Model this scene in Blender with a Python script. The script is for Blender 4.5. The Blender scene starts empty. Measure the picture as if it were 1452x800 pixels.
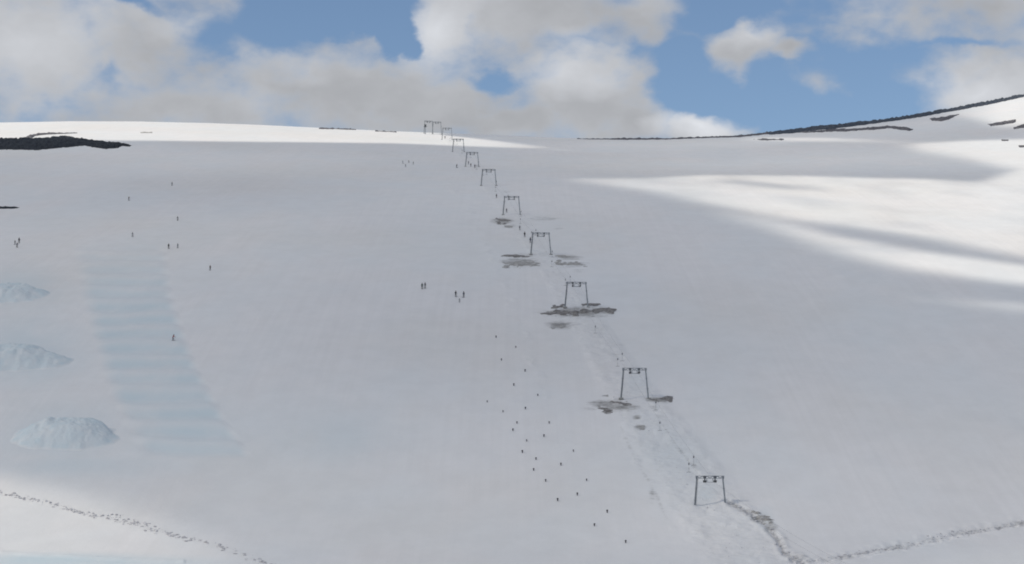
import bpy, bmesh, math, random
import numpy as np
from mathutils import Vector, Matrix, noise as mnoise

random.seed(7)
rng = np.random.default_rng(7)
SC = bpy.context.scene
COL = SC.collection

# ------------------------------------------------------------------ camera
W, H, F = 1452.0, 800.0, 2710.0           # survey frame of the photograph and focal length in its pixels
PITCH = math.atan(300.0 / F)
CP, SP = math.cos(PITCH), math.sin(PITCH)
cam_d = bpy.data.cameras.new('camera')
cam = bpy.data.objects.new('camera', cam_d)
COL.objects.link(cam)
cam.location = (0, 0, 0)
cam.rotation_euler = (math.radians(90) + PITCH, 0, 0)
cam_d.sensor_width = 36.0
cam_d.lens = F / W * 36.0
cam_d.clip_start = 0.5
cam_d.clip_end = 20000
SC.camera = cam

def direction(u, v):
    """survey coordinates -> (x/y, z/y) of the line of sight from the surveyor's standpoint"""
    X = (u - W / 2) / F
    Y = (H / 2 - v) / F
    yy = CP - Y * SP
    zz = SP + Y * CP
    return X / yy, zz / yy

def survey(x, y, z):
    d = y * CP + z * SP
    h = -y * SP + z * CP
    return W / 2 + F * x / d, H / 2 - F * h / d

# ------------------------------------------------------------------ terrain
def vnoise(x, y, scale, seed=0):
    x = np.asarray(x, float) / scale + 517.3 + seed * 31.7
    y = np.asarray(y, float) / scale + 211.9 + seed * 17.1
    xi = np.floor(x).astype(np.int64); yi = np.floor(y).astype(np.int64)
    fx = x - xi; fy = y - yi
    fx = fx * fx * fx * (fx * (fx * 6 - 15) + 10); fy = fy * fy * fy * (fy * (fy * 6 - 15) + 10)
    def h(a, b):
        n = (a * 374761393 + b * 668265263 + seed * 1442695041) & 0x7fffffff
        n = ((n ^ (n >> 13)) * 1274126177) & 0x7fffffff
        n = n ^ (n >> 16)
        return (n & 0xffff) / 32767.5 - 1.0
    a = h(xi, yi); b = h(xi + 1, yi); c = h(xi, yi + 1); d = h(xi + 1, yi + 1)
    return (a * (1 - fx) + b * fx) * (1 - fy) + (c * (1 - fx) + d * fx) * fy

def sstep(a, b, x):
    t = np.clip((np.asarray(x, float) - a) / (b - a), 0, 1)
    return t * t * (3 - 2 * t)

kn = [(345, 800), (383, 714), (445, 565), (530, 436), (610, 361), (705, 305), (805, 263), (915, 236), (1030, 215), (1150, 201), (1270, 192), (1400, 188)]
ys = [-400, -100, 0, 100, 200, 280]
zs = [-2.5, -2.0, -1.75, -13, -18.5, -18.3]
for d, v in kn:
    e = direction(700, v)[1]
    ys.append(d); zs.append(e * d)
z_r = zs[-1]
ys += [1440, 1500, 1700, 2500, 6500]
zs += [z_r + 1.5, z_r - 2, z_r - 24, z_r - 130, z_r - 380]
_fy = np.arange(-400, 6500, 2.0)
_fz = np.interp(_fy, ys, zs)
ker = np.exp(-0.5 * (np.arange(-20, 21) / 7.0) ** 2); ker /= ker.sum()
_fz = np.convolve(np.pad(_fz, 20, mode='edge'), ker, mode='valid')
YR = 1400.0
E_C = direction(700, 188)[1]
ridge_px = [(-700, 176), (0, 173), (100, 171), (200, 171.5), (300, 174), (400, 178), (480, 182), (550, 185), (620, 188), (700, 191),
            (770, 194), (830, 196), (950, 195.5), (1050, 191.5), (1100, 185.5), (1150, 180), (1200, 175), (1250, 169),
            (1300, 162), (1350, 153), (1400, 144), (1452, 133), (1600, 105), (2200, 80)]
_ra = np.array([direction(u, v)[0] for u, v in ridge_px])
_re = np.array([direction(u, v)[1] for u, v in ridge_px])

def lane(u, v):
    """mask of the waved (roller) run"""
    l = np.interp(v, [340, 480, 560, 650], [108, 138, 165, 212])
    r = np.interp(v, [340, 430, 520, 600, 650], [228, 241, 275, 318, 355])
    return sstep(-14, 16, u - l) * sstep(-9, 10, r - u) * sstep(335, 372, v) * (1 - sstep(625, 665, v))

def seg_dist(u, v, pts):
    u = np.asarray(u, float); v = np.asarray(v, float)
    best = np.full(u.shape, 1e9)
    for (x0, y0), (x1, y1) in zip(pts[:-1], pts[1:]):
        dx, dy = x1 - x0, y1 - y0
        t = np.clip(((u - x0) * dx + (v - y0) * dy) / (dx * dx + dy * dy), 0, 1)
        best = np.minimum(best, np.hypot(u - x0 - t * dx, v - y0 - t * dy))
    return best

TRACK_A = [(-30, 690), (0, 698), (60, 713), (130, 729), (200, 746), (240, 756), (285, 769), (350, 789), (400, 806)]
TRACK_B = [(1125, 798), (1200, 790), (1255, 779), (1330, 765), (1370, 755), (1452, 742), (1520, 730)]
TRACK_C = [(1034, 713), (1065, 730), (1085, 745), (1103, 765), (1112, 785), (1140, 800)]
LIFT = [(625, 190), (651, 215), (669, 236), (693, 263), (726, 305), (767, 361), (818, 436), (900, 565), (1007, 714), (1070, 800)]

def terrain_z(x, y):
    x = np.asarray(x, float); y = np.asarray(y, float)
    z = np.interp(y, _fy, _fz)
    yc = np.maximum(y, 150.0)
    a = x / yc
    er = np.interp(a, _ra, _re)
    sm = sstep(620, YR, y)
    z = z + (er - E_C) * np.minimum(y, YR) * sm
    near = 1 - 0.6 * sstep(900, 1300, y)
    z = z + 0.5 * near * vnoise(x, y, 70, 1) + 0.16 * near * vnoise(x, y, 22, 2) + 0.05 * vnoise(x, y, 7, 3) * near
    ok = y > 300
    yq = np.where(ok, y, 400.0)
    u, v = survey(np.where(ok, x, 0), yq, np.where(ok, z, 0))
    # rollers of the wave run
    m = lane(u, v) * ok
    ph = 2 * math.pi * (25 * np.log1p((v - 340) * 0.04 / 15.0))
    z = z + m * 0.38 * np.sin(ph + 0.8 * vnoise(x, y, 14, 5))
    # chewed up lift track
    dl = seg_dist(u, v, LIFT)
    wl = np.interp(v, [190, 400, 700, 800], [5, 18, 55, 65])
    lt = (1 - sstep(0.6, 1.0, dl / wl)) * ok
    z = z + lt * (0.16 * vnoise(x, y * .6, 2.6, 6) + 0.08 * vnoise(x, y, 1.2, 7)) * (1 - sstep(600, 900, y))
    for pts_ in ([(925, 575), (955, 628), (990, 668), (1000, 690)], [(880, 605), (900, 650), (925, 690), (945, 735), (990, 800)], [(640, 262), (672, 310), (712, 400), (742, 465), (770, 560)]):
        sd_ = seg_dist(u + 5 * vnoise(x, y, 6, 12), v, pts_)
        z = z + ok * np.exp(-(sd_ / 6.0) ** 2) * np.clip(vnoise(x, y, 5, 11) + .25, 0, 1) * (0.16 + 0.14 * vnoise(x, y, 1.3, 9))
    z = z + lt * 0.25 * sstep(300, 420, y) * (1 - sstep(430, 600, y))
    ed_ = seg_dist(u, v, [(-60, 780), (0, 784), (120, 791), (260, 797)])
    z = z + ok * 0.22 * np.exp(-(ed_ / 2.6) ** 2) * (1 + .5 * vnoise(x, y, 2.5, 14))
    # trench on the lower right and on the left
    for pts, wd in ((TRACK_B, 5.0), (TRACK_C, 4.0)):
        dt = seg_dist(u, v, pts)
        z = z - ok * 0.35 * np.exp(-(dt / wd) ** 2) * (1 + 0.8 * vnoise(x, y, 0.9, 8))
        z = z + ok * 0.16 * np.exp(-((dt - 7.0) / 4.0) ** 2) * (1 + 0.9 * vnoise(x, y, 1.6, 13))
    return z

def build_grid(name, ax, yv, zfun, mat):
    ye = np.sqrt(np.maximum(yv, 0) ** 2 + 200.0 ** 2 * np.exp(-np.maximum(yv, 0) / 120.0))
    X = ax[None, :] * ye[:, None]
    Y = np.repeat(yv[:, None], len(ax), 1)
    Z = zfun(X, Y)
    n, m = X.shape
    co = np.stack([X, Y, Z], -1).reshape(-1, 3).astype(np.float32)
    i = np.arange(n * m).reshape(n, m)
    q = np.stack([i[:-1, :-1], i[:-1, 1:], i[1:, 1:], i[1:, :-1]], -1).reshape(-1, 4)
    me = mesh_from(name, co, q)
    me.materials.append(mat)
    return me, co

def mesh_from(name, co, q, smooth=True):
    me = bpy.data.meshes.new(name)
    k = q.shape[1]
    me.vertices.add(len(co)); me.vertices.foreach_set('co', np.asarray(co, np.float32).ravel())
    me.loops.add(q.size); me.loops.foreach_set('vertex_index', q.astype(np.int32).ravel())
    me.polygons.add(len(q))
    me.polygons.foreach_set('loop_start', (np.arange(len(q)) * k).astype(np.int32))
    me.polygons.foreach_set('use_smooth', np.full(len(q), smooth))
    me.update(calc_edges=True)
    me.validate()
    return me

# ------------------------------------------------------------------ materials
def new_mat(name):
    m = bpy.data.materials.new(name); m.use_nodes = True
    nt = m.node_tree
    b = nt.nodes['Principled BSDF']
    return m, nt, b

def N(nt, t, **kw):
    n = nt.nodes.new(t)
    for k, v in kw.items():
        if k.startswith('i_'):
            n.inputs[k[2:].replace('_', ' ')].default_value = v
        else:
            setattr(n, k, v)
    return n

def mathn(nt, op, a, b=None, clamp=False):
    n = nt.nodes.new('ShaderNodeMath'); n.operation = op; n.use_clamp = clamp
    for i, s in enumerate((a, b)):
        if s is None: continue
        if hasattr(s, 'links'): nt.links.new(s, n.inputs[i])
        else: n.inputs[i].default_value = s
    return n.outputs[0]

def mixc(nt, fac, a, b):
    n = nt.nodes.new('ShaderNodeMix'); n.data_type = 'RGBA'
    for s, k in ((fac, 0), (a, 6), (b, 7)):
        if hasattr(s, 'links'): nt.links.new(s, n.inputs[k])
        else: n.inputs[k].default_value = s if k == 0 else (*s, 1)
    return n.outputs[2]

def ramp(nt, fac, lo, hi, a=0.0, b=1.0):
    n = nt.nodes.new('ShaderNodeMapRange'); n.interpolation_type = 'SMOOTHSTEP'
    nt.links.new(fac, n.inputs[0])
    n.inputs[1].default_value = lo; n.inputs[2].default_value = hi
    n.inputs[3].default_value = a; n.inputs[4].default_value = b
    return n.outputs[0]

def noisen(nt, vec, scale, detail=4, rough=0.55):
    n = nt.nodes.new('ShaderNodeTexNoise')
    n.inputs['Scale'].default_value = scale; n.inputs['Detail'].default_value = detail; n.inputs['Roughness'].default_value = rough
    nt.links.new(vec, n.inputs['Vector'])
    return n.outputs['Fac']

def mapping(nt, vec, scale, rot=(0, 0, 0)):
    n = nt.nodes.new('ShaderNodeMapping'); n.inputs['Scale'].default_value = scale; n.inputs['Rotation'].default_value = rot
    nt.links.new(vec, n.inputs['Vector'])
    return n.outputs[0]

# snow
M_SNOW, nt, bs = new_mat('snow')
tc = N(nt, 'ShaderNodeTexCoord').outputs['Object']
att = N(nt, 'ShaderNodeAttribute', attribute_name='zones')
sep = N(nt, 'ShaderNodeSeparateColor'); nt.links.new(att.outputs['Color'], sep.inputs[0])
dirt, ice, track = sep.outputs[0], sep.outputs[1], sep.outputs[2]
n_big = noisen(nt, mapping(nt, tc, (0.012, 0.010, 0.01)), 1.0, 5)
n_hue = noisen(nt, mapping(nt, tc, (0.03, 0.012, 0.012)), 1.0, 3)
n_str = noisen(nt, mapping(nt, tc, (0.8, 0.009, 0.009), (0, 0, 0.03)), 1.0, 3)     # groomer lanes down the fall line
n_mid = noisen(nt, mapping(nt, tc, (0.16, 0.11, 0.11)), 1.0, 7, 0.68)
c1 = mixc(nt, ramp(nt, n_hue, 0.35, 0.65), (0.785, 0.80, 0.82), (0.815, 0.808, 0.818))
c2 = mixc(nt, ramp(nt, n_big, 0.40, 0.70, 0.0, 0.35), c1, (0.76, 0.735, 0.705))
v1 = ramp(nt, n_str, 0.3, 0.7, 0.974, 1.015)
v2 = ramp(nt, n_mid, 0.3, 0.7, 0.972, 1.018)
v1 = mathn(nt, 'ADD', mathn(nt, 'MULTIPLY', mathn(nt, 'SUBTRACT', v1, 1.0), ramp(nt, n_hue, 0.40, 0.62, 0.12, 0.75)), 1.0)
vv = mathn(nt, 'MULTIPLY', v1, v2)
vm = N(nt, 'ShaderNodeVectorMath', operation='SCALE'); nt.links.new(c2, vm.inputs[0]); nt.links.new(vv, vm.inputs['Scale'])
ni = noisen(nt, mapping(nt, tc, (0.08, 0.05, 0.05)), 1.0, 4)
ice_shade_f = mathn(nt, 'MULTIPLY', ice, ramp(nt, ni, 0.25, 0.6, 0.55, 1.0), clamp=True)  # ice tint, also carrying the roller shading painted on the waved run
c3 = mixc(nt, ice_shade_f, vm.outputs[0], (0.595, 0.70, 0.76))
nd = noisen(nt, mapping(nt, tc, (0.16, 0.30, 0.3)), 1.0, 7, 0.68)
nd2 = noisen(nt, mapping(nt, tc, (0.8, 1.4, 1.4)), 1.0, 5, 0.7)
dsum = mathn(nt, 'ADD', mathn(nt, 'MULTIPLY', nd, 0.65), mathn(nt, 'MULTIPLY', nd2, 0.35))
dfac = ramp(nt, mathn(nt, 'ADD', dsum, mathn(nt, 'MULTIPLY', dirt, 0.46)), 0.60, 0.96)
dfac = mathn(nt, 'MULTIPLY', dfac, ramp(nt, dirt, 0.0, 0.45))
c4 = mixc(nt, dfac, c3, (0.25, 0.245, 0.24))
# scraped, lumpy lift track
nt1 = noisen(nt, mapping(nt, tc, (0.7, 0.25, 0.4)), 1.0, 6, 0.7)
tf = mathn(nt, 'MULTIPLY', track, ramp(nt, nt1, 0.42, 0.75, 0.0, 0.18))
c5 = mixc(nt, tf, c4, (0.50, 0.50, 0.50))
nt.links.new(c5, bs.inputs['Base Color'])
bs.inputs['Roughness'].default_value = 0.75
bs.inputs['Specular IOR Level'].default_value = 0.15
bm_ = N(nt, 'ShaderNodeBump'); bm_.inputs['Strength'].default_value = 0.35; bm_.inputs['Distance'].default_value = 0.25
hsum = mathn(nt, 'ADD', mathn(nt, 'MULTIPLY', n_mid, 1.6), mathn(nt, 'MULTIPLY', n_str, 0.05))
hsum = mathn(nt, 'ADD', hsum, mathn(nt, 'MULTIPLY', mathn(nt, 'MULTIPLY', nd2, track), 2.0))
nt.links.new(hsum, bm_.inputs['Height']); nt.links.new(bm_.outputs[0], bs.inputs['Normal'])

def rough_mat(name, cola, colb, scale, rough=0.9, bump=0.6, dist=0.3, cc=None):
    m, nt, b = new_mat(name)
    tc = N(nt, 'ShaderNodeTexCoord').outputs['Object']
    n1 = noisen(nt, tc, scale, 6, 0.65)
    n2 = noisen(nt, tc, scale * 4.3, 4, 0.6)
    c = mixc(nt, ramp(nt, n1, 0.35, 0.65), cola, colb)
    if cc: c = mixc(nt, ramp(nt, n2, 0.55, 0.68), c, cc)
    nt.links.new(c, b.inputs['Base Color']); b.inputs['Roughness'].default_value = rough
    b.inputs['Specular IOR Level'].default_value = 0.2
    bb = N(nt, 'ShaderNodeBump'); bb.inputs['Strength'].default_value = bump; bb.inputs['Distance'].default_value = dist
    nt.links.new(n2, bb.inputs['Height']); nt.links.new(bb.outputs[0], b.inputs['Normal'])
    return m
M_ROCKD = rough_mat('dark_wet_rock', (0.018, 0.024, 0.034), (0.030, 0.036, 0.046), 0.15)
M_ROCKG = rough_mat('grey_rock', (0.085, 0.085, 0.10), (0.13, 0.125, 0.14), 0.12, cc=(0.28, 0.28, 0.29))
M_ROCKB = rough_mat('blue_grey_rock', (0.045, 0.06, 0.085), (0.075, 0.085, 0.105), 0.12)
M_EARTH = rough_mat('bare_earth', (0.16, 0.15, 0.15), (0.29, 0.28, 0.27), 1.1, cc=(0.55, 0.55, 0.57))
M_EARTHO = rough_mat('muddy_snow', (0.30, 0.29, 0.28), (0.46, 0.455, 0.45), 0.7, cc=(0.62, 0.62, 0.64))
M_CLOD = rough_mat('churned_snow', (0.50, 0.49, 0.51), (0.74, 0.74, 0.76), 0.8, cc=(0.78, 0.78, 0.8))

def paint(name, col, rough=0.55, metal=0.0, var=0.12, scale=3.0):
    m, nt, b = new_mat(name)
    tc = N(nt, 'ShaderNodeTexCoord').outputs['Object']
    n1 = noisen(nt, tc, scale, 5)
    lo = tuple(c * (1 - var) for c in col); hi = tuple(min(1, c * (1 + var)) for c in col)
    nt.links.new(mixc(nt, ramp(nt, n1, 0.35, 0.65), lo, hi), b.inputs['Base Color'])
    b.inputs['Roughness'].default_value = rough; b.inputs['Metallic'].default_value = metal
    return m
M_STEEL = paint('weathered_galvanised_steel', (0.27, 0.295, 0.325), 0.6, 0.1)
M_DSTEEL = paint('dark_greased_steel', (0.09, 0.098, 0.11), 0.5, 0.2)
M_RUBBER = paint('black_rubber', (0.03, 0.03, 0.033), 0.8)
M_CONC = paint('concrete', (0.30, 0.30, 0.29), 0.9)
M_SKIN = paint('skin', (0.55, 0.36, 0.27), 0.6)
M_VISOR = paint('goggle_lens', (0.03, 0.03, 0.04), 0.15)
M_GATE = paint('dark_gate_plastic', (0.035, 0.035, 0.05), 0.5)
M_GATEB = paint('gate_base_plastic', (0.10, 0.10, 0.12), 0.5)
CL = {}
def cloth(key, col):
    if key not in CL: CL[key] = paint(key + '_fabric', col, 0.85, 0, 0.1, 8)
    return CL[key]
cloth('black', (0.018, 0.02, 0.028)); cloth('navy', (0.02, 0.03, 0.065)); cloth('grey', (0.14, 0.145, 0.16)); cloth('red', (0.30, 0.05, 0.05))
cloth('brown', (0.09, 0.065, 0.06)); cloth('green', (0.04, 0.085, 0.07)); cloth('blue', (0.05, 0.09, 0.2)); cloth('palegrey', (0.26, 0.27, 0.29))

# ------------------------------------------------------------------ helpers for things
def link(name, me, parent=None, **props):
    o = bpy.data.objects.new(name, me); COL.objects.link(o)
    if parent is not None: o.parent = parent
    for k, v in props.items(): o[k] = v
    return o
def empty(name, loc, rz=0.0, label=None, cat=None, group=None):
    o = bpy.data.objects.new(name, None); COL.objects.link(o)
    o.location = loc; o.rotation_euler = (0, 0, rz)
    o.empty_display_size = 0.5
    if label: o['label'] = label
    if cat: o['category'] = cat
    if group: o['group'] = group
    return o
def part(name, bm, mat, parent, smooth=False, **props):
    me = bpy.data.meshes.new(name)
    bm.normal_update()
    bm.to_mesh(me); bm.free()
    if smooth:
        for p in me.polygons: p.use_smooth = True
    me.materials.append(mat)
    return link(name, me, parent, **props)
def box(bm, c, s, rot=None):
    M = Matrix.Translation(c)
    if rot is not None: M = M @ rot
    M = M @ Matrix.Diagonal((s[0], s[1], s[2], 1))
    bmesh.ops.create_cube(bm, size=1.0, matrix=M)
def tube(bm, p, q, r0, r1=None, seg=8):
    p = Vector(p); q = Vector(q); d = q - p
    R = d.to_track_quat('Z', 'Y').to_matrix().to_4x4()
    bmesh.ops.create_cone(bm, cap_ends=True, segments=seg, radius1=r0, radius2=r0 if r1 is None else r1, depth=d.length,
                          matrix=Matrix.Translation((p + q) / 2) @ R)
def bar(bm, p, q, w, h):
    p = Vector(p); q = Vector(q); d = q - p
    R = d.to_track_quat('Z', 'Y').to_matrix().to_4x4()
    bmesh.ops.create_cube(bm, size=1.0, matrix=Matrix.Translation((p + q) / 2) @ R @ Matrix.Diagonal((w, h, d.length, 1)))
def ball(bm, c, s, sub=2):
    bmesh.ops.create_icosphere(bm, subdivisions=sub, radius=1.0, matrix=Matrix.Translation(c) @ Matrix.Diagonal((s[0], s[1], s[2], 1)))
def copy_tree(o, parent=None):
    c = o.copy(); COL.objects.link(c)
    if parent is not None: c.parent = parent
    for ch in [k for k in BASE_CHILDREN.get(o.name, [])]: copy_tree(ch, c)
    return c
BASE_CHILDREN = {}
def remember(o):
    BASE_CHILDREN[o.name] = list(o.children)
    for c in o.children: remember(c)

# ------------------------------------------------------------------ ground mesh
def rows():
    r = [-400, -250, -120, -60]
    r += list(np.arange(-20, 330, 3.0))
    # rows closer together where the slope is seen at a low angle
    y = 330.0
    while y < 1470:
        r.append(y)
        y += np.interp(y, [330, 450, 600, 800, 1100, 1400], [0.35, 0.40, 0.75, 1.5, 2.6, 3.0])
    r += list(np.geomspace(1480, 6400, 40))
    return np.array(r)
ac = np.arange(-0.285, 0.2851, 0.00048)
side = np.geomspace(0.29, 2.5, 40)
AX = np.concatenate([-side[::-1], ac, side])
me, co = build_grid('snow_slope', AX, rows(), terrain_z, M_SNOW)
cx, cy, cz = co[:, 0].astype(float), co[:, 1].astype(float), co[:, 2].astype(float)
ok = cy > 300
U, V = survey(np.where(ok, cx, 0), np.where(ok, cy, 400), np.where(ok, cz, 0))
def blob(u0, v0, ru, rv, s=1.0):
    r = np.hypot((U - u0) / ru, (V - v0) / rv) / 1.15
    return s * (1 - sstep(0.0, 1.15, r)) * ok
dirt_a = np.zeros(len(co))
for b in [(818, 443, 75, 13, .75), (795, 461, 32, 9, .8), (740, 372, 42, 10, .8), (738, 362, 34, 5, .6), (806, 365, 32, 6, .7), (812, 375, 42, 7, .55), (822, 384, 20, 4, .5),
          (712, 313, 24, 7, .8), (722, 321, 16, 5, .6), (770, 310, 38, 7, .5), (790, 324, 15, 4, .4), (865, 573, 48, 10, .75), (880, 578, 40, 9, .7), (838, 580, 22, 6, .5),
          (935, 567, 30, 7, .8), (985, 560, 80, 20, .18), (855, 562, 12, 4, .5), (903, 592, 9, 5, .7), (908, 606, 12, 6, .8), (693, 290, 18, 4, .35), (718, 272, 14, 4, .4), (655, 262, 20, 7, .12),
          (1060, 725, 16, 8, .5), (1078, 736, 20, 9, .8), (1092, 750, 16, 12, .7), (1110, 770, 16, 18, .5), (1130, 792, 30, 12, .6), (182, 300, 16, 5, .18),
          (165, 313, 28, 4, .2), (925, 700, 8, 20, .45), (906, 650, 8, 14, .3), (705, 380, 14, 30, .14), (735, 440, 14, 40, .14), (870, 500, 22, 22, .3), (850, 470, 22, 16, .35), (880, 495, 10, 10, .4)]:
    dirt_a = np.maximum(dirt_a, blob(*b))
dirt_a = np.maximum(dirt_a, 0.42 * np.exp(-(seg_dist(U, V, TRACK_B) / 6.0) ** 2) * ok)
dirt_a = np.maximum(dirt_a, 0.55 * np.exp(-(seg_dist(U, V, TRACK_C) / 5.0) ** 2) * ok)
dirt_a = np.maximum(dirt_a, 0.30 * np.exp(-(seg_dist(U, V, [(640, 262), (672, 310), (712, 400), (742, 465), (770, 560)]) / 8.0) ** 2) * ok * .6)
dirt_a = np.maximum(dirt_a, 0.35 * np.exp(-(seg_dist(U, V, [(925, 575), (955, 628), (990, 668)]) / 5.0) ** 2) * ok)
dirt_a = np.maximum(dirt_a, 0.35 * np.exp(-(seg_dist(U, V, [(880, 605), (900, 650), (925, 690), (945, 735)]) / 5.0) ** 2) * ok)
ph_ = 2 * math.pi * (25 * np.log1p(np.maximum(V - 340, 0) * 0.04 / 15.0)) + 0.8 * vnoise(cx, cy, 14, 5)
ice_shade_a = lane(U, V) * (0.38 + 0.48 * sstep(360, 440, V)) * (0.70 - 0.24 * np.sin(ph_ + 0.6))  # icy tint of the run; its stripes paint the rollers' shading into the colour
for b in [(30, 500, 110, 60, .6), (80, 620, 140, 70, .4), (20, 410, 80, 40, .5), (230, 620, 200, 60, .25), (480, 620, 130, 45, .35), (100, 660, 220, 22, .45), (905, 545, 30, 25, .25), (960, 640, 60, 50, .2),
          (1085, 735, 14, 20, .3), (-20, 800, 330, 17, 1.6), (1240, 470, 150, 90, .12), (600, 300, 120, 90, .12), (1000, 700, 18, 18, .3)]:
    ice_shade_a = np.maximum(ice_shade_a, blob(*b))
dl = seg_dist(U, V, LIFT)
wl = np.interp(V, [190, 400, 700, 800], [4, 20, 60, 75])
trk = (1 - sstep(0.5, 1.0, dl / wl)) * ok
trk = np.maximum(trk, np.exp(-(seg_dist(U, V, TRACK_A) / 7.0) ** 2) * ok * .8)
zc = np.stack([dirt_a, np.clip(ice_shade_a, 0, 1), trk, np.ones(len(co))], -1).astype(np.float32)
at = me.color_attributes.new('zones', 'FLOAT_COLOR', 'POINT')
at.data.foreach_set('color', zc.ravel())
ground = link('snow_slope', me, kind='structure', label='wide snow covered mountain slope')

# table for finding where a line of sight meets the slope
HY = np.concatenate([np.arange(300, 700, 1.0), np.arange(700, 1450, 2.0)])
def hit(u, v):
    a, e = direction(u, v)
    z = terrain_z(a * HY, HY)
    E = z / HY
    k = np.argmax(E >= e)
    if E[k] < e: return None
    if k == 0: y = HY[0]
    else:
        t = (e - E[k - 1]) / max(1e-9, E[k] - E[k - 1]); y = HY[k - 1] + t * (HY[k] - HY[k - 1])
    return a * y, y, float(terrain_z(a * y, y))

# ------------------------------------------------------------------ sun direction and world
SUN_AZ = math.radians(-112)       # measured from +Y towards +X
SUN_EL = math.radians(42)
L = np.array([math.sin(SUN_AZ) * math.cos(SUN_EL), math.cos(SUN_AZ) * math.cos(SUN_EL), math.sin(SUN_EL)])
sd = bpy.data.lights.new('sun', 'SUN'); sd.energy = 2.7; sd.angle = math.radians(0.5); sd.color = (1.0, 0.93, 0.80)
so = bpy.data.objects.new('sun', sd); COL.objects.link(so)
so.rotation_euler = Vector(-L).to_track_quat('-Z', 'Y').to_euler()
so.location = (-300, -200, 500)

world = bpy.data.worlds.new('World'); SC.world = world; world.use_nodes = True
nt = world.node_tree
for n in list(nt.nodes): nt.nodes.remove(n)
out = nt.nodes.new('ShaderNodeOutputWorld')
sky = nt.nodes.new('ShaderNodeTexSky'); sky.sky_type = 'NISHITA'; sky.sun_disc = False
sky.sun_elevation = SUN_EL; sky.sun_rotation = SUN_AZ; sky.altitude = 1200; sky.air_density = 1.0; sky.dust_density = 0.4; sky.ozone_density = 2.0
bg1 = nt.nodes.new('ShaderNodeBackground'); nt.links.new(sky.outputs[0], bg1.inputs[0]); bg1.inputs[1].default_value = 0.095
gen = nt.nodes.new('ShaderNodeTexCoord').outputs['Generated']
sx = nt.nodes.new('ShaderNodeSeparateXYZ'); nt.links.new(gen, sx.inputs[0])
az = mathn(nt, 'ARCTAN2', sx.outputs[0], sx.outputs[1])
el = mathn(nt, 'ARCSINE', sx.outputs[2])
def noisevec(scale, off):
    n = nt.nodes.new('ShaderNodeTexNoise'); n.inputs['Scale'].default_value = scale; n.inputs['Detail'].default_value = 7; n.inputs['Roughness'].default_value = 0.50
    mp = nt.nodes.new('ShaderNodeMapping'); mp.inputs['Location'].default_value = off; mp.inputs['Scale'].default_value = (1, 1, 1.5)
    nt.links.new(gen, mp.inputs[0]); nt.links.new(mp.outputs[0], n.inputs['Vector'])
    return n
wn = noisevec(26, (3.1, 0.4, 1.7))
ws = nt.nodes.new('ShaderNodeVectorMath'); ws.operation = 'SUBTRACT'; nt.links.new(wn.outputs['Color'], ws.inputs[0]); ws.inputs[1].default_value = (0.5, 0.5, 0.5)
wsc = nt.nodes.new('ShaderNodeVectorMath'); wsc.operation = 'SCALE'; nt.links.new(ws.outputs[0], wsc.inputs[0]); wsc.inputs['Scale'].default_value = 95.0
cxyz = nt.nodes.new('ShaderNodeCombineXYZ')
nt.links.new(mathn(nt, 'MULTIPLY', az, F), cxyz.inputs[0]); nt.links.new(mathn(nt, 'MULTIPLY', el, F), cxyz.inputs[1])
wadd = nt.nodes.new('ShaderNodeVectorMath'); wadd.operation = 'ADD'; nt.links.new(cxyz.outputs[0], wadd.inputs[0]); nt.links.new(wsc.outputs[0], wadd.inputs[1])
wflat = nt.nodes.new('ShaderNodeVectorMath'); wflat.operation = 'MULTIPLY'; nt.links.new(wadd.outputs[0], wflat.inputs[0]); wflat.inputs[1].default_value = (1, 1, 0)
P = wflat.outputs[0]
def azel(u, v):
    a, e = direction(u, v)
    return math.atan(a) * F, math.atan(e / math.sqrt(1 + a * a)) * F
def ell(u, v, ru, rv, s=1.0):
    c = azel(u, v)
    n1 = nt.nodes.new('ShaderNodeVectorMath'); n1.operation = 'SUBTRACT'; nt.links.new(P, n1.inputs[0]); n1.inputs[1].default_value = (c[0], c[1], 0)
    n2 = nt.nodes.new('ShaderNodeVectorMath'); n2.operation = 'MULTIPLY'; nt.links.new(n1.outputs[0], n2.inputs[0]); n2.inputs[1].default_value = (1 / ru, 1 / rv, 0)
    n3 = nt.nodes.new('ShaderNodeVectorMath'); n3.operation = 'LENGTH'; nt.links.new(n2.outputs[0], n3.inputs[0])
    r = mathn(nt, 'SUBTRACT', 1.0, n3.outputs['Value'])
    return mathn(nt, 'MULTIPLY', r, s) if s != 1.0 else r
def combine(lst, op='MAXIMUM'):
    x = lst[0]
    for y in lst[1:]: x = mathn(nt, op, x, y)
    return x
clouds = [ell(40, 60, 150, 130), ell(200, 60, 130, 90, .8), ell(60, -60, 500, 70, .6), ell(500, 125, 260, 75), ell(270, 155, 360, 60, .8), ell(640, 20, 62, 90, 1.2), ell(600, 150, 220, 70), ell(760, 20, 170, 66), ell(900, 15, 75, 48, .8),
          ell(835, 140, 115, 85, 1.3), ell(720, 170, 150, 50), ell(770, 85, 50, 50, .5), ell(900, 165, 80, 60), ell(985, 188, 82, 34, 1.5), ell(1055, 66, 62, 34, 1.2), ell(1122, 76, 42, 17, .9), ell(1168, 118, 40, 26, .55),
          ell(1400, 12, 210, 52, .65), ell(1255, 28, 90, 22, .4), ell(1420, 115, 125, 62, 1.2), ell(1480, 60, 120, 40, .6), ell(1190, 50, 70, 14, .3)]
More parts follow.
